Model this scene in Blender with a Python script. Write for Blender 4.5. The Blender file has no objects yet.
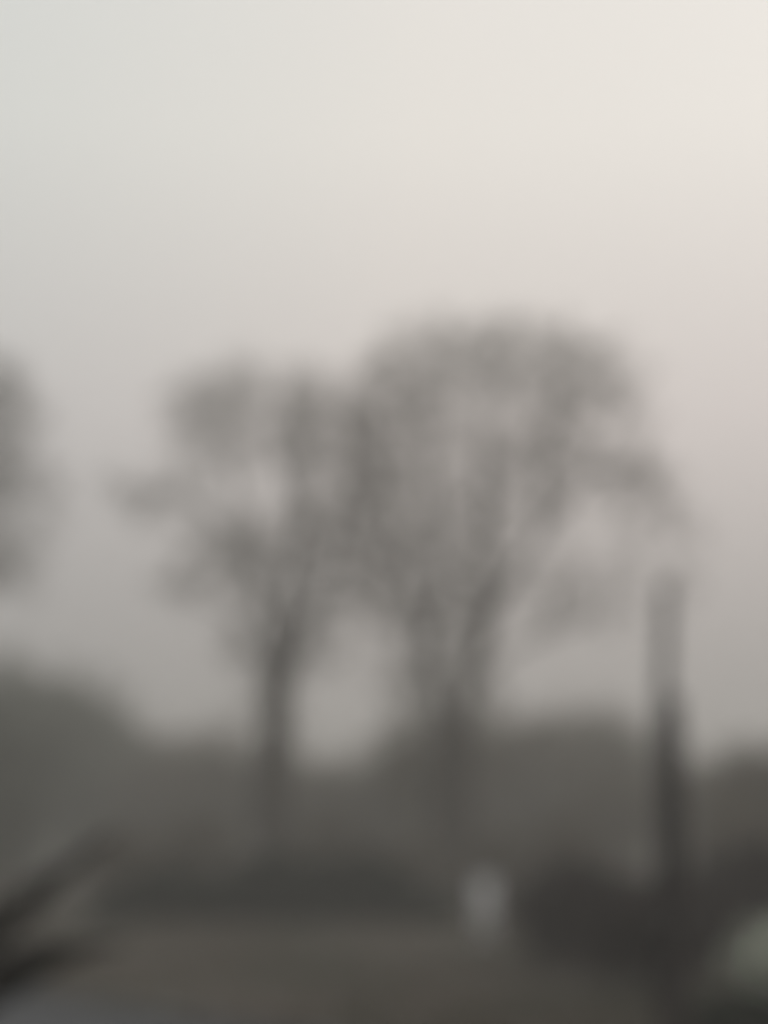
import bpy, math
import numpy as np
R = math.radians
rng = np.random.default_rng(11)
scn = bpy.context.scene
col = scn.collection

# ------------------------------------------------------------------ camera
H = 2.2                       # eye height
F = 1407.0                    # focal length in pixels (768x1024 frame)
PITCH = R(12.9)
cam_d = bpy.data.cameras.new('camera')
cam = bpy.data.objects.new('camera', cam_d); col.objects.link(cam)
cam.location = (0, 0, H)
cam.rotation_euler = (math.pi/2 + PITCH, 0, 0)
cam_d.sensor_fit = 'VERTICAL'; cam_d.sensor_height = 36.0
cam_d.lens = 36.0*F/1024.0
cam_d.clip_start = 0.05; cam_d.clip_end = 6000
cam_d.dof.use_dof = True
cam_d.dof.focus_distance = 0.90
cam_d.dof.aperture_fstop = 1.62
scn.camera = cam

def P(px, py, Y):
    """world point seen at a pixel of the survey sketch, at distance Y down the street"""
    x = (px-384)/F; y = (512-py)/F
    c, s = math.cos(PITCH), math.sin(PITCH)
    d = np.array([x, c - y*s, s + y*c])
    return np.array([0, 0, H]) + d*(Y/d[1])
def G(px, py):
    x = (px-384)/F; y = (512-py)/F
    c, s = math.cos(PITCH), math.sin(PITCH)
    d = np.array([x, c - y*s, s + y*c])
    p = np.array([0, 0, H]) + d*(-H/d[2]); p[2] = 0
    return p

# ------------------------------------------------------------------ materials
def mat(name, c1, c2=None, scale=6.0, rough=0.9, bump=0.0, spec=0.2, detail=6, stretch=(1,1,1), c3=None):
    m = bpy.data.materials.new(name); m.use_nodes = True
    nt = m.node_tree; b = nt.nodes['Principled BSDF']
    b.inputs['Roughness'].default_value = rough
    b.inputs['Specular IOR Level'].default_value = spec
    tc = nt.nodes.new('ShaderNodeTexCoord'); mp = nt.nodes.new('ShaderNodeMapping')
    mp.inputs['Scale'].default_value = stretch
    nt.links.new(tc.outputs['Object'], mp.inputs['Vector'])
    n = nt.nodes.new('ShaderNodeTexNoise'); n.inputs['Scale'].default_value = scale
    n.inputs['Detail'].default_value = detail
    nt.links.new(mp.outputs['Vector'], n.inputs['Vector'])
    r = nt.nodes.new('ShaderNodeValToRGB')
    r.color_ramp.elements[0].position = .35; r.color_ramp.elements[1].position = .65
    r.color_ramp.elements[0].color = (*c1, 1); r.color_ramp.elements[1].color = (*(c2 or c1), 1)
    if c3:
        e = r.color_ramp.elements.new(.5); e.color = (*c3, 1)
    nt.links.new(n.outputs['Fac'], r.inputs['Fac'])
    nt.links.new(r.outputs['Color'], b.inputs['Base Color'])
    if bump:
        bp = nt.nodes.new('ShaderNodeBump'); bp.inputs['Strength'].default_value = bump
        bp.inputs['Distance'].default_value = .03
        n2 = nt.nodes.new('ShaderNodeTexNoise'); n2.inputs['Scale'].default_value = scale*4
        n2.inputs['Detail'].default_value = 5
        nt.links.new(mp.outputs['Vector'], n2.inputs['Vector'])
        nt.links.new(n2.outputs['Fac'], bp.inputs['Height'])
        nt.links.new(bp.outputs['Normal'], b.inputs['Normal'])
    return m

M = {
 'bark':   mat('bark', (.038,.032,.027), (.075,.064,.054), 5, .95, .8, stretch=(1,1,.25)),
 'barkwet':mat('wet_bark', (.010,.009,.008), (.026,.022,.019), 6, .8, .8, stretch=(1,1,.3)),
 'twig':   mat('twig', (.082,.074,.050), (.122,.112,.078), .6),
 'bud':    mat('bud', (.088,.080,.055), (.125,.098,.076), .35),
 'dry':    mat('dry_leaf', (.112,.094,.074), (.160,.135,.106), .8),
 'green':  mat('evergreen_leaf', (.100,.112,.090), (.150,.165,.132), .7),
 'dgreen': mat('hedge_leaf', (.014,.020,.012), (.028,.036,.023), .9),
 'brown':  mat('brown_leaf', (.042,.033,.032), (.078,.060,.058), .9),
 'sage':   mat('sage_leaf', (.58,.64,.53), (.72,.75,.66), 3),
 'ground': mat('ground_grass', (.042,.045,.033), (.082,.068,.058), .35, .95, .9, c3=(.060,.053,.043), detail=10),
 'grass':  mat('grass_blade', (.055,.060,.036), (.105,.086,.064), .5),
 'litter': mat('leaf_litter', (.10,.066,.045), (.135,.095,.072), 3),
 'asphalt':mat('wet_asphalt', (.022,.025,.030), (.040,.044,.052), 2.0, .62, .3, spec=.25, detail=9),
 'kerb':   mat('kerb_concrete', (.08,.08,.08), (.12,.12,.118), 4, .9, .4),
 'wood':   mat('weathered_wood', (.030,.025,.025), (.060,.050,.048), 5, .85, .7, stretch=(1,1,.15)),
 'iron':   mat('dull_metal', (.070,.068,.068), (.11,.105,.105), 12, .6, .1, spec=.5),
 'pale':   mat('pale_painted_metal', (.54,.535,.55), (.62,.615,.63), 5, .55, .05, spec=.4),
 'seam':   mat('dark_grey_metal', (.10,.10,.105), (.16,.16,.16), 8, .6, spec=.4),
 'plinth': mat('concrete', (.20,.195,.185), (.28,.275,.26), 9, .9, .4),
}

# ------------------------------------------------------------------ mesh helpers
class MB:
    def __init__(s): s.v = []; s.q = []; s.n = 0
    def add(s, v, q):
        v = np.asarray(v, float).reshape(-1, 3); q = np.asarray(q, int).reshape(-1, 4)
        s.v.append(v); s.q.append(q + s.n); s.n += len(v)
    def tube(s, pts, rad, sides=8, cap=True, rough=0.0):
        pts = np.asarray(pts, float); n = len(pts); rad = np.asarray(rad, float)
        t = np.gradient(pts, axis=0); t /= np.linalg.norm(t, axis=1)[:, None] + 1e-9
        ref = np.array([.31, .95, .05])
        a = np.cross(t, ref); a /= np.linalg.norm(a, axis=1)[:, None] + 1e-9
        b = np.cross(t, a)
        ang = np.arange(sides)*2*math.pi/sides
        rr = rad[:, None]*np.ones(sides)
        if rough: rr = rr*(1 + rng.normal(0, rough, (n, sides)))
        ring = pts[:, None] + rr[..., None]*(np.cos(ang)[None, :, None]*a[:, None] + np.sin(ang)[None, :, None]*b[:, None])
        i = np.arange(n-1)[:, None]*sides; k = np.arange(sides)[None, :]; k2 = (k+1) % sides
        q = np.stack([i+k, i+k2, i+sides+k2, i+sides+k], -1).reshape(-1, 4)
        v = ring.reshape(-1, 3)
        if cap and sides >= 4:
            for e in (0, n-1):
                c = e*sides
                extra = [[c+j, c+j+1, c+j+2, c] for j in range(0)]
            # closed ends as quad strips
            ex = []
            for e, fl in ((0, 1), (n-1, 0)):
                c = e*sides; lo, hi = 0, sides-1
                while hi-lo >= 3:
                    f = [c+lo, c+lo+1, c+hi-1, c+hi]
                    ex.append(f[::-1] if fl else f); lo += 1; hi -= 1
            q = np.vstack([q, np.array(ex)])
        s.add(v, q)
    def twigs(s, p0, p1, r0, r1):
        """many thin three-sided tapered twigs at once"""
        p0 = np.asarray(p0); p1 = np.asarray(p1); n = len(p0)
        if n == 0: return
        t = p1-p0; t /= np.linalg.norm(t, axis=1)[:, None] + 1e-9
        a = np.cross(t, [.31, .9, .2]); a /= np.linalg.norm(a, axis=1)[:, None] + 1e-9
        b = np.cross(t, a)
        v = np.empty((n, 6, 3))
        for k in range(3):
            c, d = math.cos(k*2.0944), math.sin(k*2.0944)
            o = c*a + d*b
            v[:, k] = p0 + o*np.broadcast_to(r0, (n,))[:, None]
            v[:, k+3] = p1 + o*np.broadcast_to(r1, (n,))[:, None]
        base = np.arange(n)[:, None, None]*6
        f = np.array([[0, 1, 4, 3], [1, 2, 5, 4], [2, 0, 3, 5]])[None]
        s.add(v.reshape(-1, 3), (base+f).reshape(-1, 4))
    def leaves(s, c, size):
        """small folded diamond leaves"""
        c = np.asarray(c); n = len(c)
        if n == 0: return
        d = rng.normal(size=(n, 3)); d /= np.linalg.norm(d, axis=1)[:, None]
        e = rng.normal(size=(n, 3)); e = np.cross(d, e); e /= np.linalg.norm(e, axis=1)[:, None] + 1e-9
        w = np.cross(d, e)
        sz = size*rng.uniform(.6, 1.3, n)[:, None]
        v = np.stack([c - d*sz, c + e*sz*.45 + w*sz*.12, c + d*sz, c - e*sz*.45 + w*sz*.12], 1)
        s.add(v.reshape(-1, 3), np.arange(n*4).reshape(-1, 4))
    def build(s, name, m, parent=None, smooth=False):
        v = np.vstack(s.v); q = np.vstack(s.q)
        me = bpy.data.meshes.new(name)
        me.vertices.add(len(v)); me.vertices.foreach_set('co', v.astype(np.float32).ravel())
        me.loops.add(q.size); me.loops.foreach_set('vertex_index', q.astype(np.int32).ravel())
        me.polygons.add(len(q)); me.polygons.foreach_set('loop_start', np.arange(0, q.size, 4, dtype=np.int32))
        if smooth: me.polygons.foreach_set('use_smooth', np.ones(len(q), bool))
        me.update(calc_edges=True); me.validate()
        me.materials.append(m)
        o = bpy.data.objects.new(name, me); col.objects.link(o)
        if parent: o.parent = parent
        return o

def tag(o, label=None, cat=None, group=None, kind=None):
    if label: o['label'] = label
    if cat: o['category'] = cat
    if group: o['group'] = group
    if kind: o['kind'] = kind
    return o
def empty(name, loc, label, cat, group=None):
    o = bpy.data.objects.new(name, None); o.empty_display_size = .3
    o.location = loc; col.objects.link(o)
    return tag(o, label, cat, group)
def copy_tree(o, parent=None):
    c = o.copy(); col.objects.link(c); c.parent = parent
    for ch in list(o.children): copy_tree(ch, c)
    return c

def smooth_line(pts, per=6, wob=0.0):
    pts = np.asarray(pts, float)
    if len(pts) == 2: pts = np.array([pts[0], (pts[0]+pts[1])/2, pts[1]])
    q = np.vstack([2*pts[0]-pts[1], pts, 2*pts[-1]-pts[-2]])
    out = []
    for i in range(1, len(q)-2):
        for k in range(per):
            t = k/per
            out.append(.5*((2*q[i]) + (-q[i-1]+q[i+1])*t + (2*q[i-1]-5*q[i]+4*q[i+1]-q[i+2])*t*t + (-q[i-1]+3*q[i]-3*q[i+1]+q[i+2])*t**3))
    out.append(q[-2]); out = np.array(out)
    if wob: out[1:-1] += rng.normal(0, wob, (len(out)-2, 3))
    return out

# ---- branching: grow twigs from the limbs towards free space in the crown
def colonise(seed, attr, step=.4, kill=.75, iters=90):
    nodes = [p for p in seed]; par = [-1]*len(nodes)
    A = np.asarray(attr).copy()
    N = np.array(nodes)
    d = np.linalg.norm(A[:, None]-N[None], axis=2); near = d.argmin(1); dist = d.min(1)
    for it in range(iters):
        if len(A) == 0: break
        dirs = {}
        u = A-N[near]; u /= np.linalg.norm(u, axis=1)[:, None] + 1e-9
        acc = np.zeros_like(N); np.add.at(acc, near, u)
        act = np.unique(near)
        v = acc[act] + rng.normal(0, .25, (len(act), 3)); l = np.linalg.norm(v, axis=1)
        v /= l[:, None] + 1e-9
        new = N[act] + v*step
        base = len(N)
        par += list(act); N = np.vstack([N, new])
        d = np.linalg.norm(A[:, None]-new[None], axis=2)
        j = d.argmin(1); dm = d[np.arange(len(A)), j]
        up = dm < dist; near[up] = base + j[up]; dist[up] = dm[up]
        keep = dist > kill
        A, near, dist = A[keep], near[keep], dist[keep]
    return N, np.array(par)

def branches_mesh(N, par, nseed, maxr, tip=.012, expo=2.3):
    """pipe-model radii, then one tube per chain"""
    n = len(N); r = np.zeros(n); kids = [[] for _ in range(n)]
    for i in range(n-1, nseed-1, -1):
        rr = sum(r[k]**expo for k in kids[i])
        r[i] = max(tip, rr**(1/expo)) if rr > 0 else tip
        kids[par[i]].append(i)
    r = np.minimum(r, maxr)
    mb = MB(); done = set()
    order = sorted(range(nseed, n), key=lambda i: -r[i])
    for i in range(nseed, n):
        p = par[i]
        first = p < nseed or max(kids[p], key=lambda k: r[k]) != i
        if not first: continue
        ch = [i]
        while kids[ch[-1]]: ch.append(max(kids[ch[-1]], key=lambda k: r[k]))
        pts = np.vstack([N[p], N[ch]])
        rad = np.concatenate([[r[i]*1.15], r[ch]])
        mb.tube(pts, rad, 5 if r[i] > .03 else 4, cap=True)
    return mb, r, kids

def spray(mb, c, dirs, n_per, length, rad):
    """twigs leaving each point, each with two side twigs"""
    n = len(c)*n_per
    base = np.repeat(c, n_per, 0); d0 = np.repeat(dirs, n_per, 0)
    d = d0*.7 + rng.normal(0, .6, (n, 3)) + [0, 0, .22]; d /= np.linalg.norm(d, axis=1)[:, None]
    L = length*rng.uniform(.5, 1.4, n)[:, None]
    e = base + d*L
    mb.twigs(base, e, rad, rad*.45)
    tips = [e]
    for f in (.35, .6, .82):
        s0 = base + d*L*f
        dd = d*.8 + rng.normal(0, .5, (n, 3)); dd /= np.linalg.norm(dd, axis=1)[:, None]
        s1 = s0 + dd*L*rng.uniform(.3, .6, n)[:, None]
        mb.twigs(s0, s1, rad*.65, rad*.3); tips.append(s1)
    return np.vstack(tips)

def blob_points(blobs, origin):
    out = []
    for cx, cy, rx, ry, n, Y, ry_depth in blobs:
        k = rng.normal(size=(n, 3)); k /= np.linalg.norm(k, axis=1)[:, None]
        k *= rng.uniform(0, 1, (n, 1))**(1/2.3)*1.15
        c = P(cx, cy, Y); m = Y/F
        out.append(c + k*[rx*m, ry_depth, ry*m] - origin)
    return np.vstack(out)

def surveyed_tree(name, label, cat, base, trunk, tr, limbs, blobs, barkm, twigm, leafm, group=None,
                  n_twig=4, tw_len=.55, tw_r=.011, leaf=.05, n_leaf=1.0, kill=.62, tip=.011, step=.34, dens=1.35, seed=5, wob=.03):
    global rng; rng = np.random.default_rng(seed)
    blobs = [(b[0], b[1], b[2], b[3], int(b[4]*dens), b[5], b[6]) for b in blobs]
    root = empty(name, base, label, cat, group); o = np.array(base)
    tp = smooth_line([np.asarray(p)-o for p in trunk], 8, .02)
    t = np.linspace(0, 1, len(tp)); tr_ = tr[0] + (tr[1]-tr[0])*t
    tr_[:4] *= np.array([1.55, 1.3, 1.12, 1.04])            # root flare
    mb = MB(); mb.tube(tp, tr_, 14, rough=.035); mb.build('trunk', barkm, root, True)
    seeds = [tp[len(tp)*2//3:]]
    for pts, r0, r1 in limbs:
        lp = smooth_line([np.asarray(p)-o for p in pts], 8, wob)
        mb = MB(); mb.tube(lp, r1*.55 + (r0-r1*.55)*np.linspace(1, 0, len(lp))**1.15, 9, rough=.05); mb.build('limb', barkm, root, True)
        seeds.append(lp[2:])
    S = np.vstack(seeds); A = blob_points(blobs, o)
    N, par = colonise(S, A, step=step, kill=kill)
    mb, r, kids = branches_mesh(N, par, len(S), .14, tip, 2.1)
    idx = np.array([i for i in range(len(S), len(N)) if r[i] < tip*3])
    dirs = N[idx]-N[par[idx]]; dirs /= np.linalg.norm(dirs, axis=1)[:, None] + 1e-9
    tips = spray(mb, N[idx], dirs, n_twig, tw_len, tw_r)
    cr = mb.build('crown', twigm, root)
    k = int(len(tips)*n_leaf)
    if k:
        pick = tips[rng.integers(0, len(tips), k)] + rng.normal(0, .04, (k, 3))
        lb = MB(); lb.leaves(pick, leaf); lb.build('foliage', leafm, cr)
    print(name, 'nodes', len(N), 'twigs', len(tips))
    return root

# ------------------------------------------------------------------ setting
def sheet(name, corners, m, z, nx=1, ny=1):
    mb = MB(); a, b, c, d = [np.array([*p[:2], z]) for p in corners]
    u = np.linspace(0, 1, nx+1)[None, :, None]; v = np.linspace(0, 1, ny+1)[:, None, None]
    g = (a*(1-u)+b*u)*(1-v) + (d*(1-u)+c*u)*v
    i = np.arange(ny)[:, None]*(nx+1); j = np.arange(nx)[None]
    q = np.stack([i+j, i+j+1, i+nx+2+j, i+nx+1+j], -1)
    mb.add(g.reshape(-1, 3), q)
    return tag(mb.build(name, m), kind='structure')
sheet('ground', [(-620,-80), (620,-80), (620,1180), (-620,1180)], M['ground'], 0.0)

# road crossing in front, its far kerb runs away to the left
ra, rb = G(0, 992), G(220, 1030)
rd = (rb-ra)/np.linalg.norm(rb-ra); rn = np.array([rd[1], -rd[0], 0])      # towards the camera
if rn[1] > 0: rn = -rn
e0, e1 = ra - rd*160, ra + rd*90
sheet('road', [e0+rn*6.5, e1+rn*6.5, e1, e0], M['asphalt'], .004)
def kerb(p0, p1, side):
    mb = MB(); L = np.linalg.norm(p1-p0); n = int(L/1.0); d = (p1-p0)/L
    for k in range(n):                                                     # kerbstones with open joints
        a = p0 + d*(k+.006); b = p0 + d*(k+.994)
        w = side*.14; z = .115 + rng.normal(0, .002)
        c = [a, b, b+w, a+w]; ch = side*.012
        v = [(*p[:2], -.02) for p in c] + [(*(p)[:2], z-.012) for p in c] + [(*p[:2], z) for p in (a+ch, b+ch, b+w-ch, a+w-ch)]
        mb.add(v, [(0,1,5,4),(1,2,6,5),(2,3,7,6),(3,0,4,7),(4,5,9,8),(5,6,10,9),(6,7,11,10),(7,4,8,11),(8,9,10,11)])
    return tag(mb.build('kerb', M['kerb']), kind='structure')
kerb(e0, e1, -rn)
kerb(e0+rn*6.5, e1+rn*6.5, rn)

# grass tufts and fallen leaves across the field (uncountable)
def field_points(n, y0, y1):
    y = y0 + (y1-y0)*rng.uniform(0, 1, n)**1.6; x = rng.uniform(-.42, .42, n)*y*1.15
    p = np.stack([x, y, np.zeros(n)], 1)
    side = (p-ra)@rn
    return p[side < -.3]
pp = field_points(30000, 8, 75)
pp = pp[np.sin(pp[:, 0]*.9+pp[:, 1]*.35) + np.sin(pp[:, 1]*.8-pp[:, 0]*.3) + rng.normal(0, .8, len(pp)) > -.4]
mb = MB()
for k in range(3):
    d = rng.normal(0, .3, (len(pp), 3)); d[:, 2] = 1; h = rng.uniform(.05, .17, len(pp))[:, None]
    o = rng.normal(0, .03, (len(pp), 3)); o[:, 2] = 0
    mb.twigs(pp+o, pp+o+d*h, .009, .002)
tag(mb.build('grass', M['grass']), 'short rough winter grass growing over the field', 'grass', kind='stuff')
pp = field_points(12000, 8, 70); pp[:, 2] = rng.uniform(.01, .05, len(pp))
mb = MB(); mb.leaves(pp, .055)
tag(mb.build('leaf_litter', M['litter']), 'brown fallen leaves scattered over the grass', 'fallen leaves', kind='stuff')

# ------------------------------------------------------------------ the two big trees
Y1, Y2 = 53.0, 51.0
base1 = tuple(G(275, 894)*[1, 1, 1]); base1 = (P(275, 800, Y1)[0], Y1, 0)
def q(px, py, dy=0, Y=Y1): return P(px, py, Y+dy)
left_tree = surveyed_tree('bare_tree', 'slimmer left tree of the big pair with one upright trunk and ragged side branches', 'tree',
    base1,
    [(base1[0], Y1, -.1), q(272, 800), q(276, 720), q(279, 650)], (.74, .50),
    [([q(279, 655), q(288, 590), q(300, 510, -.6), q(303, 440, -1), q(306, 385, -1)], .30, .07),
     ([q(278, 672), q(258, 590, 1), q(225, 530, 1.6), q(180, 497, 2), q(140, 490, 2)], .19, .04),
     ([q(262, 600, .8), q(246, 520, 0), q(228, 450, -.5), q(205, 400, -1)], .15, .04),
     ([q(277, 708), q(306, 630, -1), q(338, 530, -2), q(350, 450, -2.4), q(352, 395, -2.4)], .22, .05),
     ([q(277, 690), q(238, 625, -1), q(205, 600, -2), q(166, 588, -2.4)], .12, .03),
     ([q(298, 520, -.6), q(282, 470, 1), q(268, 420, 2.4), q(262, 390, 3)], .13, .04)],
    [(155, 497, 54, 32, 54, Y1+1, 2.2), (240, 440, 34, 30, 60, Y1+1, 2), (205, 415, 42, 38, 170, Y1-1, 2.6), (245, 385, 32, 24, 60, Y1, 2.4),
     (175, 590, 26, 18, 60, Y1-2, 1.2), (303, 425, 30, 56, 400, Y1-1, 2.8), (212, 545, 50, 46, 45, Y1+1, 2),
     (255, 560, 38, 52, 160, Y1, 2.6), (318, 545, 42, 55, 260, Y1-1, 2.8), (288, 625, 42, 36, 130, Y1, 2.0),
     (350, 440, 34, 56, 120, Y1-1, 2.6), (248, 640, 34, 30, 50, Y1, 2.0), (225, 470, 40, 20, 40, Y1, 2.0), (272, 700, 34, 50, 70, Y1, 1.6), (330, 635, 30, 40, 30, Y1, 2), (345, 585, 40, 28, 90, Y1, 2)],
    M['bark'], M['twig'], M['bud'], 'big bare trees in the mist', n_twig=3, tw_r=.0115, tw_len=.62, leaf=.06)

base2 = (P(456, 800, Y2)[0], Y2, 0)
def w(px, py, dy=0): return P(px, py, Y2+dy)
right_tree = surveyed_tree('bare_tree', 'broader right tree of the big pair, forking low under a wide domed crown', 'tree',
    base2,
    [(base2[0], Y2, -.1), w(454, 830), w(454, 770), w(456, 735)], (.86, .72),
    [([w(458, 745), w(470, 680), w(484, 630), w(512, 575, -.5), w(552, 520, -1.2), w(600, 455, -2), w(636, 392, -2.4)], .40, .05),
     ([w(450, 750), w(434, 690, .5), w(422, 625, 1), w(404, 560, 1.4), (w(385, 490, 1.6)), w(380, 410, 1.6), w(384, 355, 1.6)], .36, .06),
     ([w(483, 632), w(486, 560, 1), w(484, 480, 1.6), w(486, 410, 2), w(496, 345, 2)], .27, .05),
     ([w(425, 640, 1), w(444, 570, -.4), w(430, 490, -1.4), w(420, 410, -2), w(425, 345, -2)], .22, .05),
     ([w(540, 538, -1), w(545, 460, .5), w(560, 390, 1.6), w(570, 350, 2)], .19, .04),
     ([w(410, 575, 1.2), w(370, 540, -.5), w(352, 480, -1.5), w(350, 440, -2)], .17, .04),
     ([w(470, 680), w(530, 640, 2), w(590, 618, 3), w(645, 600, 3.4), w(700, 560, 3.6)], .13, .03),
     ([w(590, 470, -1.8), w(640, 470, 0), w(672, 500, 1)], .12, .03)],
    [(402, 420, 55, 78, 340, Y2+1, 3.4), (385, 520, 52, 70, 340, Y2, 3.0), (408, 600, 62, 40, 260, Y2, 2.6),
     (430, 352, 62, 24, 150, Y2, 3.0), (500, 362, 60, 38, 230, Y2+1, 3.4), (570, 378, 64, 44, 120, Y2, 3.4),
     (618, 425, 54, 60, 22, Y2-1, 3.0), (540, 450, 52, 58, 180, Y2, 3.4), (588, 480, 52, 38, 48, Y2-1, 2.6),
     (650, 495, 44, 38, 45, Y2, 2.4), (500, 500, 30, 70, 140, Y2+1, 2.6), (470, 590, 42, 60, 130, Y2, 2.4),
     (625, 545, 70, 24, 14, Y2+1, 2.4), (600, 618, 70, 24, 8, Y2+3, 2.2), (690, 560, 36, 54, 8, Y2+3, 2.4),
     (430, 680, 46, 38, 60, Y2, 2.0), (462, 460, 26, 60, 70, Y2+1, 2.4), (430, 400, 36, 50, 110, Y2+1, 2.6), (450, 560, 34, 50, 130, Y2+1, 2.2), (430, 500, 30, 40, 90, Y2, 2.2), (448, 630, 40, 40, 150, Y2, 2), (540, 585, 36, 34, 26, Y2, 2), (460, 700, 46, 50, 90, Y2, 2), (425, 705, 26, 55, 120, Y2+.5, 1.6), (405, 770, 40, 45, 90, Y2+.5, 2), (500, 740, 40, 40, 50, Y2+.5, 2), (385, 650, 26, 60, 26, Y2, 2)],
    M['bark'], M['twig'], M['bud'], 'big bare trees in the mist', n_twig=3, tw_r=.0115, tw_len=.62, leaf=.06)

# tree whose crown reaches in from the left edge
Y3 = 40.0
def l(px, py, dy=0): return P(px, py, Y3+dy)
base3 = (P(-105, 800, Y3)[0], Y3, 0)
surveyed_tree('bare_tree', 'tree at the left edge whose misty branch ends hang into the picture', 'tree', base3,
    [(base3[0], Y3, -.1), l(-108, 760), l(-104, 640)], (.42, .30),
    [([l(-104, 645), l(-88, 540), l(-60, 440), l(-48, 340)], .24, .05),
     ([l(-104, 650), l(-60, 600, 1), l(-25, 540, 1.5), l(8, 500, 2), l(38, 492, 2)], .17, .035),
     ([l(-90, 560), l(-50, 480, -1), l(-12, 430, -1.5), l(6, 395, -1.5)], .15, .035),
     ([l(-106, 660), l(-55, 620, -1), l(-15, 590, -1.5), l(12, 575, -1.5)], .13, .03),
     ([l(-100, 600), l(-140, 500), l(-170, 420)], .18, .04)],
    [(4, 440, 44, 64, 130, Y3-1, 1.8), (30, 496, 40, 26, 75, Y3+1.5, 1.2), (6, 560, 44, 42, 90, Y3-1, 1.6),
     (-20, 385, 50, 30, 120, Y3, 2.0), (-70, 440, 70, 110, 240, Y3, 3), (-150, 460, 60, 90, 130, Y3, 3), (-70, 590, 60, 40, 100, Y3, 2)],
    M['bark'], M['twig'], M['bud'], 'big bare trees in the mist', n_twig=3, tw_r=.0115, tw_len=.62, leaf=.06)

# ------------------------------------------------------------------ low growth behind the trees
def volume_points(n, lumps):
    out = []
    wts = np.array([a*b*c for _, (a, b, c) in lumps]); wts = (wts/wts.sum()*n).astype(int)
    for (c, rad), k in zip(lumps, wts):
        d = rng.normal(size=(k, 3)); d /= np.linalg.norm(d, axis=1)[:, None]
        d *= (rng.uniform(0, 1, (k, 1))**.58)*(1 + .17*rng.normal(size=(k, 1)))
        out.append(np.array(c) + d*np.array(rad))
    p = np.vstack(out); p = p[p[:, 2] > .04]
    return p
def bush(name, w_, h, dp, leafm, twigm, n_leaf, leaf, n_stem=9, dens_low=True, seed=0, trunk=False):
    """multi-stemmed shrub (or small tree): unit at the origin, real metres"""
    root = empty(name, (0, 0, 0), None, None)
    lumps = []
    nl = 9
    for i in range(nl):
        a = rng.uniform(0, 6.28); rr = rng.uniform(.15, .62)
        z = h*(rng.uniform(.32, .72) if trunk else rng.uniform(.28, .70))
        s = rng.uniform(.26, .42)
        lumps.append(((math.cos(a)*rr*w_/2, math.sin(a)*rr*dp/2, z), (w_*s, dp*s, min(h-z, h*.32*rng.uniform(.8, 1.2)))))
    mb = MB(); ends = []
    for i in range(n_stem):
        c, rad = lumps[i % nl]
        b = rng.normal(0, .06*w_, 3)*(0 if trunk else 1); b[2] = -.03
        e = np.array(c) + rng.normal(0, .2, 3)*np.array(rad)
        mid = b*.5 + e*.5; mid[:2] = b[:2]*.7 + e[:2]*.3
        pts = smooth_line([b, mid, e], 5, .01*h)
        r0 = h*.012
        mb.tube(pts, np.linspace(r0, r0*.35, len(pts)), 6); ends.append(pts[3:])
    if trunk:
        pts = smooth_line([(0, 0, -.05), (.02*h, 0, h*.3), (0, .02*h, h*.62)], 6, .01*h)
        tb = MB(); tb.tube(pts, np.linspace(h*.026, h*.012, len(pts)), 9, rough=.04); tb.build('trunk', M['bark'], root, True)
    vp = volume_points(n_leaf//6, lumps)
    dirs = vp - np.array([0, 0, h*.2]); dirs /= np.linalg.norm(dirs, axis=1)[:, None]
    tips = spray(mb, vp, dirs, 1, .07*h+.08, .004+.0011*h)
    cr = mb.build('crown' if trunk else 'stems', twigm, root)
    pick = tips[rng.integers(0, len(tips), n_leaf)] + rng.normal(0, leaf*.9, (n_leaf, 3))
    pick = pick[pick[:, 2] > .03]
    lb = MB(); lb.leaves(pick, leaf); lb.build('foliage', leafm, cr if trunk else root)
    return root
def place(root, loc, rz, s, label, cat, group, first):
    o = root if first else copy_tree(root)
    o.location = loc; o.rotation_euler = (0, 0, rz); o.scale = s if isinstance(s, tuple) else (s, s, s)
    return tag(o, label, cat, group)

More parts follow.
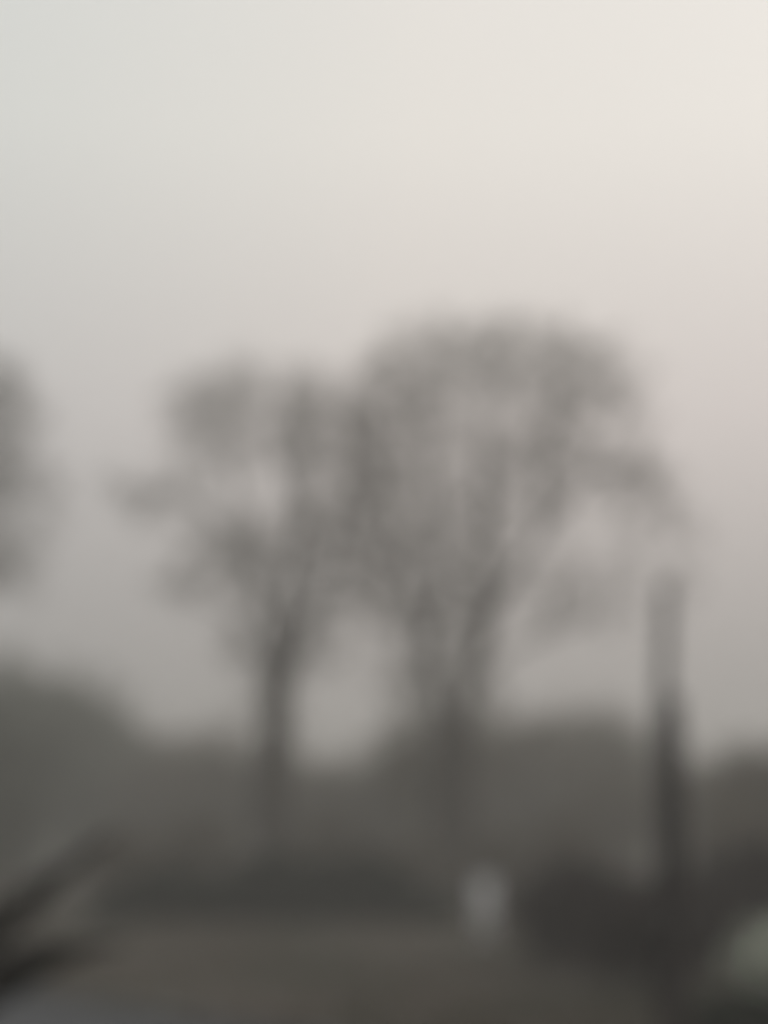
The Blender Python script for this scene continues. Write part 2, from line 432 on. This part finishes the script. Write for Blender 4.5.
gb = 'misty bushes and small trees behind the big trees'
protoE = bush('evergreen_bush', 5.6, 6.0, 5.0, M['green'], M['twig'], 13000, .11)
protoB = bush('thicket_bush', 5.6, 5.4, 4.6, M['dry'], M['twig'], 9000, .085, n_stem=16)
protoT = bush('small_tree', 6.4, 7.2, 5.6, M['bud'], M['twig'], 8500, .085, n_stem=12, trunk=True)
used = set()
def put(proto, px, top, Y, wf, label, cat):
    h0 = {protoE: 6.0, protoB: 5.4, protoT: 7.2}[proto]
    base = P(px, 800, Y); h = P(px, top, Y)[2]
    s = h/h0/1.0
    first = proto.name not in used; used.add(proto.name)
    place(proto, (base[0], Y, 0), rng.uniform(0, 6.28), (s*wf, s*wf, s), label, cat, gb, first)
BG = [
 (protoT, 142, 704, 92, .7, 'faint small tree rising at the right shoulder of the green evergreen bushes', 'small tree'),
 (protoT, 172, 726, 100, .8, 'faintest small tree low behind the brown thicket left of the left big trunk', 'small tree'),
 (protoB, 125, 812, 45, 1.0, 'low dark bush above the left end of the hedge', 'bush'),
 (protoT, 545, 676, 96, .7, 'faint tall thin-crowned tree rising behind the pale thicket right of the forked trunk', 'small tree'),
 (protoT, 612, 672, 100, .7, 'faintest thin-crowned tree rising just left of the post', 'small tree'),
 (protoB, 560, 800, 46, 1.0, 'low bush behind the dark shrubs left of the post', 'bush'),
 (protoB, 405, 822, 45, 1.0, 'low dark bush at the foot of the forked trunk, on its left', 'bush'),
 (protoB, 500, 815, 47, 1.0, 'low dark bush at the foot of the forked trunk, on its right', 'bush'),
 (protoE, 18, 655, 84, 1.0, 'tallest dark green evergreen bush at the left edge, below the hanging branch ends', 'bush'),
 (protoE, 78, 676, 98, .75, 'green evergreen bush second from the left edge, beside the tallest one', 'bush'),
 (protoE, -40, 690, 60, 1.0, 'dark evergreen bush cut off by the left edge of the picture', 'bush'),
 (protoB, 150, 735, 84, 1.1, 'low brownish thicket in the dip right of the green evergreen bushes', 'bush'),
 (protoT, 212, 700, 86, .7, 'small misty tree between the evergreens and the left big trunk', 'small tree'),
 (protoB, 246, 708, 80, .9, 'brown thicket bush touching the left side of the left big trunk', 'bush'),
 (protoB, 315, 742, 78, .9, 'low brown thicket just right of the left big trunk', 'bush'),
 (protoB, 372, 738, 80, .9, 'low thicket closing the bottom of the bright gap between the two big trees', 'bush'),
 (protoT, 412, 684, 78, .7, 'small misty tree against the left side of the forked trunk', 'small tree'),
 (protoB, 470, 690, 76, .9, 'brown thicket bush directly behind the forked trunk', 'bush'),
 (protoB, 520, 700, 80, .9, 'pale brown thicket bush right of the forked trunk', 'bush'),
 (protoT, 575, 684, 84, .75, 'small misty tree halfway between the forked trunk and the post', 'small tree'),
 (protoT, 632, 688, 80, .7, 'small misty tree just left of the dark post', 'small tree'),
 (protoB, 602, 745, 66, .9, 'darker thicket bush in front of the two small trees left of the post', 'bush'),
 (protoB, 706, 735, 72, .9, 'low brown thicket just right of the dark post', 'bush'),
 (protoT, 752, 716, 56, .8, 'dark misty small tree at the right edge', 'small tree'),
 (protoB, 800, 708, 50, .9, 'dark thicket bush cut off by the right edge', 'bush'),
 (protoB, 735, 775, 44, .9, 'nearer dark thicket in front of the right edge tree', 'bush'),
 (protoB, 200, 800, 50, .9, 'low dark bush rising behind the left half of the hedge', 'bush'),
 (protoB, 330, 800, 52, .9, 'low dark bush rising behind the hedge under the bright gap', 'bush'),
]
for b_ in BG: put(*b_)

# the far wood closes the view (one mass)
lumps = []
for x in np.arange(-90, 91, 4.2):
    hh = rng.uniform(5.0, 9.8) + (2.0 if x < -22 else 0)
    lumps.append(((x+rng.uniform(-1.5, 1.5), 104+rng.uniform(-5, 5), hh*.42), (4.2, 3.8, hh*.56)))
vp = volume_points(17000, lumps); mb = MB()
d = rng.normal(size=vp.shape); d[:, 2] = np.abs(d[:, 2])+.5; d /= np.linalg.norm(d, axis=1)[:, None]
tips = spray(mb, vp, d, 1, 1.0, .03)
mb.leaves(tips[rng.integers(0, len(tips), 60000)] + rng.normal(0, .2, (60000, 3)), .17)
for (c, rad) in lumps[::1]:
    mb.tube(smooth_line([(c[0], c[1], -.1), (c[0]+.2, c[1], c[2]*.7), (c[0], c[1], c[2]*1.7)], 3), np.linspace(.22, .06, 7), 6)
tag(mb.build('far_wood', M['twig']), 'far line of misty woodland behind everything', 'woodland', kind='stuff')

# dark hedge in front of the big trunks
def hedge(name, x0, x1, Y, h, dp, leafm, n, label):
    root = empty(name, ((x0+x1)/2, Y, 0), label, 'hedge'); L = x1-x0
    n_ = n; p = np.stack([rng.uniform(-L/2, L/2, n_), rng.uniform(-dp/2, dp/2, n_), rng.uniform(.04, 1, n_)**.8], 1)
    top = h*(.95 + .13*np.sin(p[:, 0]*.9+.6) + .10*np.sin(p[:, 0]*2.3+2) + .06*np.sin(p[:, 0]*6))
    endf = np.clip((L/2-np.abs(p[:, 0]))/1.6, .2, 1)**.5
    p[:, 2] *= top*endf; p += rng.normal(0, .05, p.shape); p = p[p[:, 2] > .02]
    mb = MB(); k = rng.integers(0, len(p), n//7); d = rng.normal(0, .6, (len(k), 3)); d[:, 2] += 1
    d /= np.linalg.norm(d, axis=1)[:, None]; spray(mb, p[k]*[1, 1, .8], d, 1, .22, .007)
    for x in np.arange(-L/2+.3, L/2-.2, .45):
        mb.tube(smooth_line([(x, 0, -.03), (x+rng.normal(0, .08), rng.normal(0, .1), h*.4), (x+rng.normal(0, .15), rng.normal(0, .15), h*.8)], 3), np.linspace(.035, .012, 7), 6)
    mb.build('stems', M['barkwet'], root)
    lb = MB(); lb.leaves(p, .085); lb.build('foliage', leafm, root)
hx0, hx1 = P(95, 880, 38)[0], P(452, 880, 38)[0]
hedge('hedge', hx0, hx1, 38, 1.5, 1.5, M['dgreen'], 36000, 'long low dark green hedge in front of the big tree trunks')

# dark shrubs nearer by
gd = 'dark shrubs around the post'
pd = bush('dark_shrub', 2.0, 1.8, 1.8, M['brown'], M['barkwet'], 7500, .045, n_stem=16)
place(pd, (P(600, 900, 24)[0], 24, 0), 0, (1.05, 1.0, 1.05), 'rounded dark shrub just left of the foot of the post', 'shrub', gd, True)
place(pd, (P(548, 900, 26.5)[0], 26.5, 0), 2.1, (1.0, .9, .95), 'dark shrub between the pale box and the rounded shrub by the post', 'shrub', gd, False)
place(pd, (P(720, 900, 27)[0], 27, 0), 4.0, (1.15, 1.0, 1.15), 'dark shrub right of the post, behind the pale shrub', 'shrub', gd, False)
place(pd, (P(782, 900, 25)[0], 25, 0), 5.2, (1.1, 1.0, 1.25), 'dark shrub at the right edge behind the pale shrub', 'shrub', gd, False)
place(pd, (P(655, 900, 21)[0], 21, 0), 1.2, (1.0, 1.0, .92), 'small dark shrub directly behind the post', 'shrub', gd, False)
ps = bush('pale_shrub', 1.25, 1.12, 1.2, M['sage'], M['twig'], 9000, .035, n_stem=12)
place(ps, (P(786, 950, 19)[0], 19, 0), .4, (1.0, 1.0, 1.0), 'pale grey-green shrub in the bottom right corner beside the post', 'shrub', None, True)
pv = bush('ground_cover_shrub', 1.5, .42, 1.1, M['dgreen'], M['barkwet'], 6000, .035, n_stem=8)
place(pv, (P(760, 1000, 16.2)[0], 16.2, 0), 0, (1.2, 1, 1), 'very low dark green shrub at the foot of the pale shrub', 'shrub', None, True)

# ------------------------------------------------------------------ bevelled box / lathe helpers for the small objects
def cbox(mb, cx, cy, z0, z1, wx, wy, ch=.01):
    x0, x1, y0, y1 = cx-wx/2, cx+wx/2, cy-wy/2, cy+wy/2
    def ring(i, z): return [(x0+i, y0+i, z), (x1-i, y0+i, z), (x1-i, y1-i, z), (x0+i, y1-i, z)]
    v = ring(ch, z0)+ring(0, z0+ch)+ring(0, z1-ch)+ring(ch, z1)
    f = [(3, 2, 1, 0), (12, 13, 14, 15)]
    for r_ in range(3):
        for k in range(4):
            a = r_*4; f.append((a+k, a+(k+1) % 4, a+4+(k+1) % 4, a+4+k))
    mb.add(v, f)

# pale utility cabinet standing in the grass
Yb = 30.5; cx = P(485, 900, Yb)[0]
cab = empty('utility_pedestal', (cx, Yb, 0), 'narrow pale grey pedestal box standing upright in the grass, left of the dark shrubs', 'utility box')
mb = MB(); cbox(mb, 0, 0, -.05, .08, .52, .42, .015); mb.build('plinth', M['plinth'], cab)
mb = MB(); cbox(mb, 0, 0, .083, 1.20, .40, .30, .018); mb.build('body', M['pale'], cab)
mb = MB(); cbox(mb, 0, -.152, .16, 1.12, .34, .016, .004); dr = mb.build('door', M['pale'], cab)
mb = MB(); cbox(mb, .12, -.172, .58, .70, .02, .022, .004); mb.build('handle', M['seam'], dr)
mb = MB()
for k in range(4): cbox(mb, 0, -.163, .24+.03*k, .252+.03*k, .2, .008, .002)
mb.build('vent', M['seam'], dr)
mb = MB(); cbox(mb, 0, 0, 1.203, 1.25, .45, .35, .02); mb.tube([(-.19, 0, 1.24), (.19, 0, 1.24)], [.06, .06], 12); mb.build('lid', M['pale'], cab)

# dark post with a thin pipe above it
Yp = 14.0; px_ = P(669, 1000, Yp)[0]
post = empty('wooden_post', (px_, Yp, 0), 'tall dark wooden post at the right with a slimmer pipe rising above its top', 'post')
post.rotation_euler = (0, R(2.5), 0)
ph = P(671, 700, Yp)[2]; pt = P(664, 592, Yp)[2]
mb = MB(); zz = np.linspace(-.1, ph, 14)
mb.tube([(0.004*math.sin(z*2), .004*math.cos(z*3), z) for z in zz], np.where(zz > ph-.9, .135-.045*(zz-ph+.9)/.9, .150-.015*zz/ph), 16, rough=.02); mb.build('post', M['wood'], post, True)
mb = MB(); mb.tube([(0, 0, ph+.002), (0, 0, ph+.03), (0, 0, ph+.06)], [.094, .092, .03], 16); mb.build('cap', M['iron'], post, True)
mb = MB(); mb.tube([(-.11, -.13, 1.2), (-.11, -.13, ph), (-.06, -.06, pt-.12), (-.06, -.06, pt)], [.07, .07, .065, .055], 12); pipe = mb.build('pipe', M['iron'], post, True)
mb = MB(); mb.tube([(-.06, -.06, pt-.02), (-.06, -.06, pt+.05), (-.06, -.06, pt+.08)], [.072, .072, .02], 12); mb.build('pipe_cap', M['iron'], pipe, True)
for z in (1.4, 2.3, 3.1):
    mb = MB(); mb.tube([(-.02, -.02, z), (-.02, -.02, z+.05)], [.168, .168], 20); mb.build('strap', M['iron'], post, True)

# near dark leaning tree at the lower left
Yn = 9.0
def nq(px, py, dy=0): return P(px, py, Yn+dy)
bn = (P(-210, 900, Yn)[0], Yn, 0)
surveyed_tree('leaning_tree', 'near black leaning tree whose bare limb slants up from the lower left corner', 'tree', bn,
    [(bn[0], Yn, -.08), nq(-185, 1090), nq(-120, 1040)], (.13, .10),
    [([nq(-125, 1045), nq(-60, 972), nq(0, 924, .1), nq(45, 886, .2), nq(80, 860, .25), nq(112, 834, .3)], .18, .03),
     ([nq(-115, 1040), nq(-40, 995, -.2), nq(20, 968, -.3), nq(70, 952, -.4), nq(125, 942, -.5)], .27, .02),
     ([nq(-60, 1005), nq(-20, 930, .3), nq(8, 870, .5), nq(22, 810, .6)],   .03, .008)],
    [(15, 912, 44, 26, 60, Yn+.2, .2), (5, 945, 40, 22, 60, Yn+.1, .2), (-6, 968, 50, 20, 150, Yn, .3), (80, 948, 55, 12, 8, Yn-.3, .2), (-60, 960, 60, 50, 30, Yn, .5)],
    M['barkwet'], M['barkwet'], M['brown'], None, n_twig=1, tw_len=.10, tw_r=.002, leaf=.016, n_leaf=.5, kill=.12, tip=.003, wob=.006, step=.07, dens=1, seed=3)

# ------------------------------------------------------------------ haze
mb = MB(); cbox(mb, 0, 0, 0, 1, 1, 1, .001)
x0, x1, y0, y1, z0, z1 = -640, 640, -100, 1200, -1.0, 25.5
v = [(x0,y0,z0),(x1,y0,z0),(x1,y1,z0),(x0,y1,z0),(x0,y0,z1),(x1,y0,z1),(x1,y1,z1),(x0,y1,z1)]
hb = MB(); hb.add(v, [(3,2,1,0),(4,5,6,7),(0,1,5,4),(1,2,6,5),(2,3,7,6),(3,0,4,7)])
hm = bpy.data.materials.new('haze'); hm.use_nodes = True; nt = hm.node_tree; nt.nodes.clear()
out = nt.nodes.new('ShaderNodeOutputMaterial'); pvn = nt.nodes.new('ShaderNodeVolumePrincipled')
pvn.inputs['Color'].default_value = (.90, .887, .862, 1); pvn.inputs['Density'].default_value = .0047
pvn.inputs['Anisotropy'].default_value = .1
nt.links.new(pvn.outputs[0], out.inputs['Volume'])
tag(hb.build('haze', hm), 'thin grey mist filling the air', 'haze', kind='stuff')

# ------------------------------------------------------------------ overcast sky + weak veiled sun
SUN_EL, SUN_ROT = R(34), R(38)
wd = bpy.data.worlds.new('World'); scn.world = wd; wd.use_nodes = True; nt = wd.node_tree; nt.nodes.clear()
N_ = nt.nodes.new
out = N_('ShaderNodeOutputWorld'); bg = N_('ShaderNodeBackground'); bg.inputs['Strength'].default_value = .10
sky = N_('ShaderNodeTexSky'); sky.sky_type = 'NISHITA'; sky.sun_disc = False
sky.sun_elevation = SUN_EL; sky.sun_rotation = SUN_ROT; sky.dust_density = 6; sky.air_density = 1.5
hsv = N_('ShaderNodeHueSaturation'); hsv.inputs['Saturation'].default_value = .12
nt.links.new(sky.outputs[0], hsv.inputs['Color'])
tc = N_('ShaderNodeTexCoord'); sep = N_('ShaderNodeSeparateXYZ'); nt.links.new(tc.outputs['Generated'], sep.inputs[0])
# cloud deck: brighter towards the zenith and towards the veiled sun
cl = N_('ShaderNodeMapRange'); cl.inputs['From Min'].default_value = 0; cl.inputs['From Max'].default_value = .75
cl.inputs['To Min'].default_value = 0; cl.inputs['To Max'].default_value = 1
nt.links.new(sep.outputs['Z'], cl.inputs['Value'])
ramp = N_('ShaderNodeValToRGB'); cr_ = ramp.color_ramp
cr_.elements[0].position = 0; cr_.elements[0].color = (.235, .228, .230, 1)
cr_.elements[1].position = 1; cr_.elements[1].color = (.90, .91, .895, 1)
e = cr_.elements.new(.38); e.color = (.72, .68, .665, 1)
e = cr_.elements.new(.62); e.color = (.90, .89, .85, 1)
nt.links.new(cl.outputs[0], ramp.inputs['Fac'])
sc_ = N_('ShaderNodeVectorMath'); sc_.operation = 'SCALE'; sc_.inputs['Scale'].default_value = 10.0
nt.links.new(ramp.outputs['Color'], sc_.inputs[0])
mix = N_('ShaderNodeMix'); mix.data_type = 'RGBA'; mix.inputs['Factor'].default_value = .97
nt.links.new(hsv.outputs['Color'], mix.inputs['A']); nt.links.new(sc_.outputs[0], mix.inputs['B'])
# thinner, warmer cloud on the sunward (right) side
dt = N_('ShaderNodeVectorMath'); dt.operation = 'DOT_PRODUCT'
dt.inputs[1].default_value = (math.sin(R(75)), math.cos(R(75)), 0)
nt.links.new(tc.outputs['Generated'], dt.inputs[0])
mr = N_('ShaderNodeMapRange'); mr.inputs['From Min'].default_value = -.10; mr.inputs['From Max'].default_value = .50
mr.inputs['To Min'].default_value = 0; mr.inputs['To Max'].default_value = 1
nt.links.new(dt.outputs['Value'], mr.inputs['Value'])
tint = N_('ShaderNodeValToRGB'); tint.color_ramp.elements[0].color = (.785, .81, .81, 1); tint.color_ramp.elements[1].color = (1.0, .96, .935, 1); _e = tint.color_ramp.elements.new(.58); _e.color = (.97, .935, .91, 1)
nt.links.new(mr.outputs[0], tint.inputs['Fac'])
mul = N_('ShaderNodeMix'); mul.data_type = 'RGBA'; mul.blend_type = 'MULTIPLY'; mul.inputs['Factor'].default_value = 1
nt.links.new(mix.outputs['Result'], mul.inputs['A']); nt.links.new(tint.outputs['Color'], mul.inputs['B'])
nt.links.new(mul.outputs['Result'], bg.inputs['Color']); nt.links.new(bg.outputs[0], out.inputs['Surface'])

sd = bpy.data.lights.new('sun', 'SUN'); sd.energy = .5; sd.angle = R(25); sd.color = (1, .95, .89)
so = bpy.data.objects.new('sun', sd); col.objects.link(so)
from mathutils import Vector
dirv = Vector((math.sin(SUN_ROT)*math.cos(SUN_EL), math.cos(SUN_ROT)*math.cos(SUN_EL), math.sin(SUN_EL)))
so.rotation_euler = dirv.to_track_quat('Z', 'Y').to_euler(); so.location = (20, 20, 40)

vs = scn.view_settings; vs.view_transform = 'Standard'; vs.look = 'None'; vs.gamma = 1; vs.exposure = 0
scn.cycles.volume_bounces = 2; scn.cycles.max_bounces = 6; scn.cycles.diffuse_bounces = 3
scn.cycles.use_denoising = True
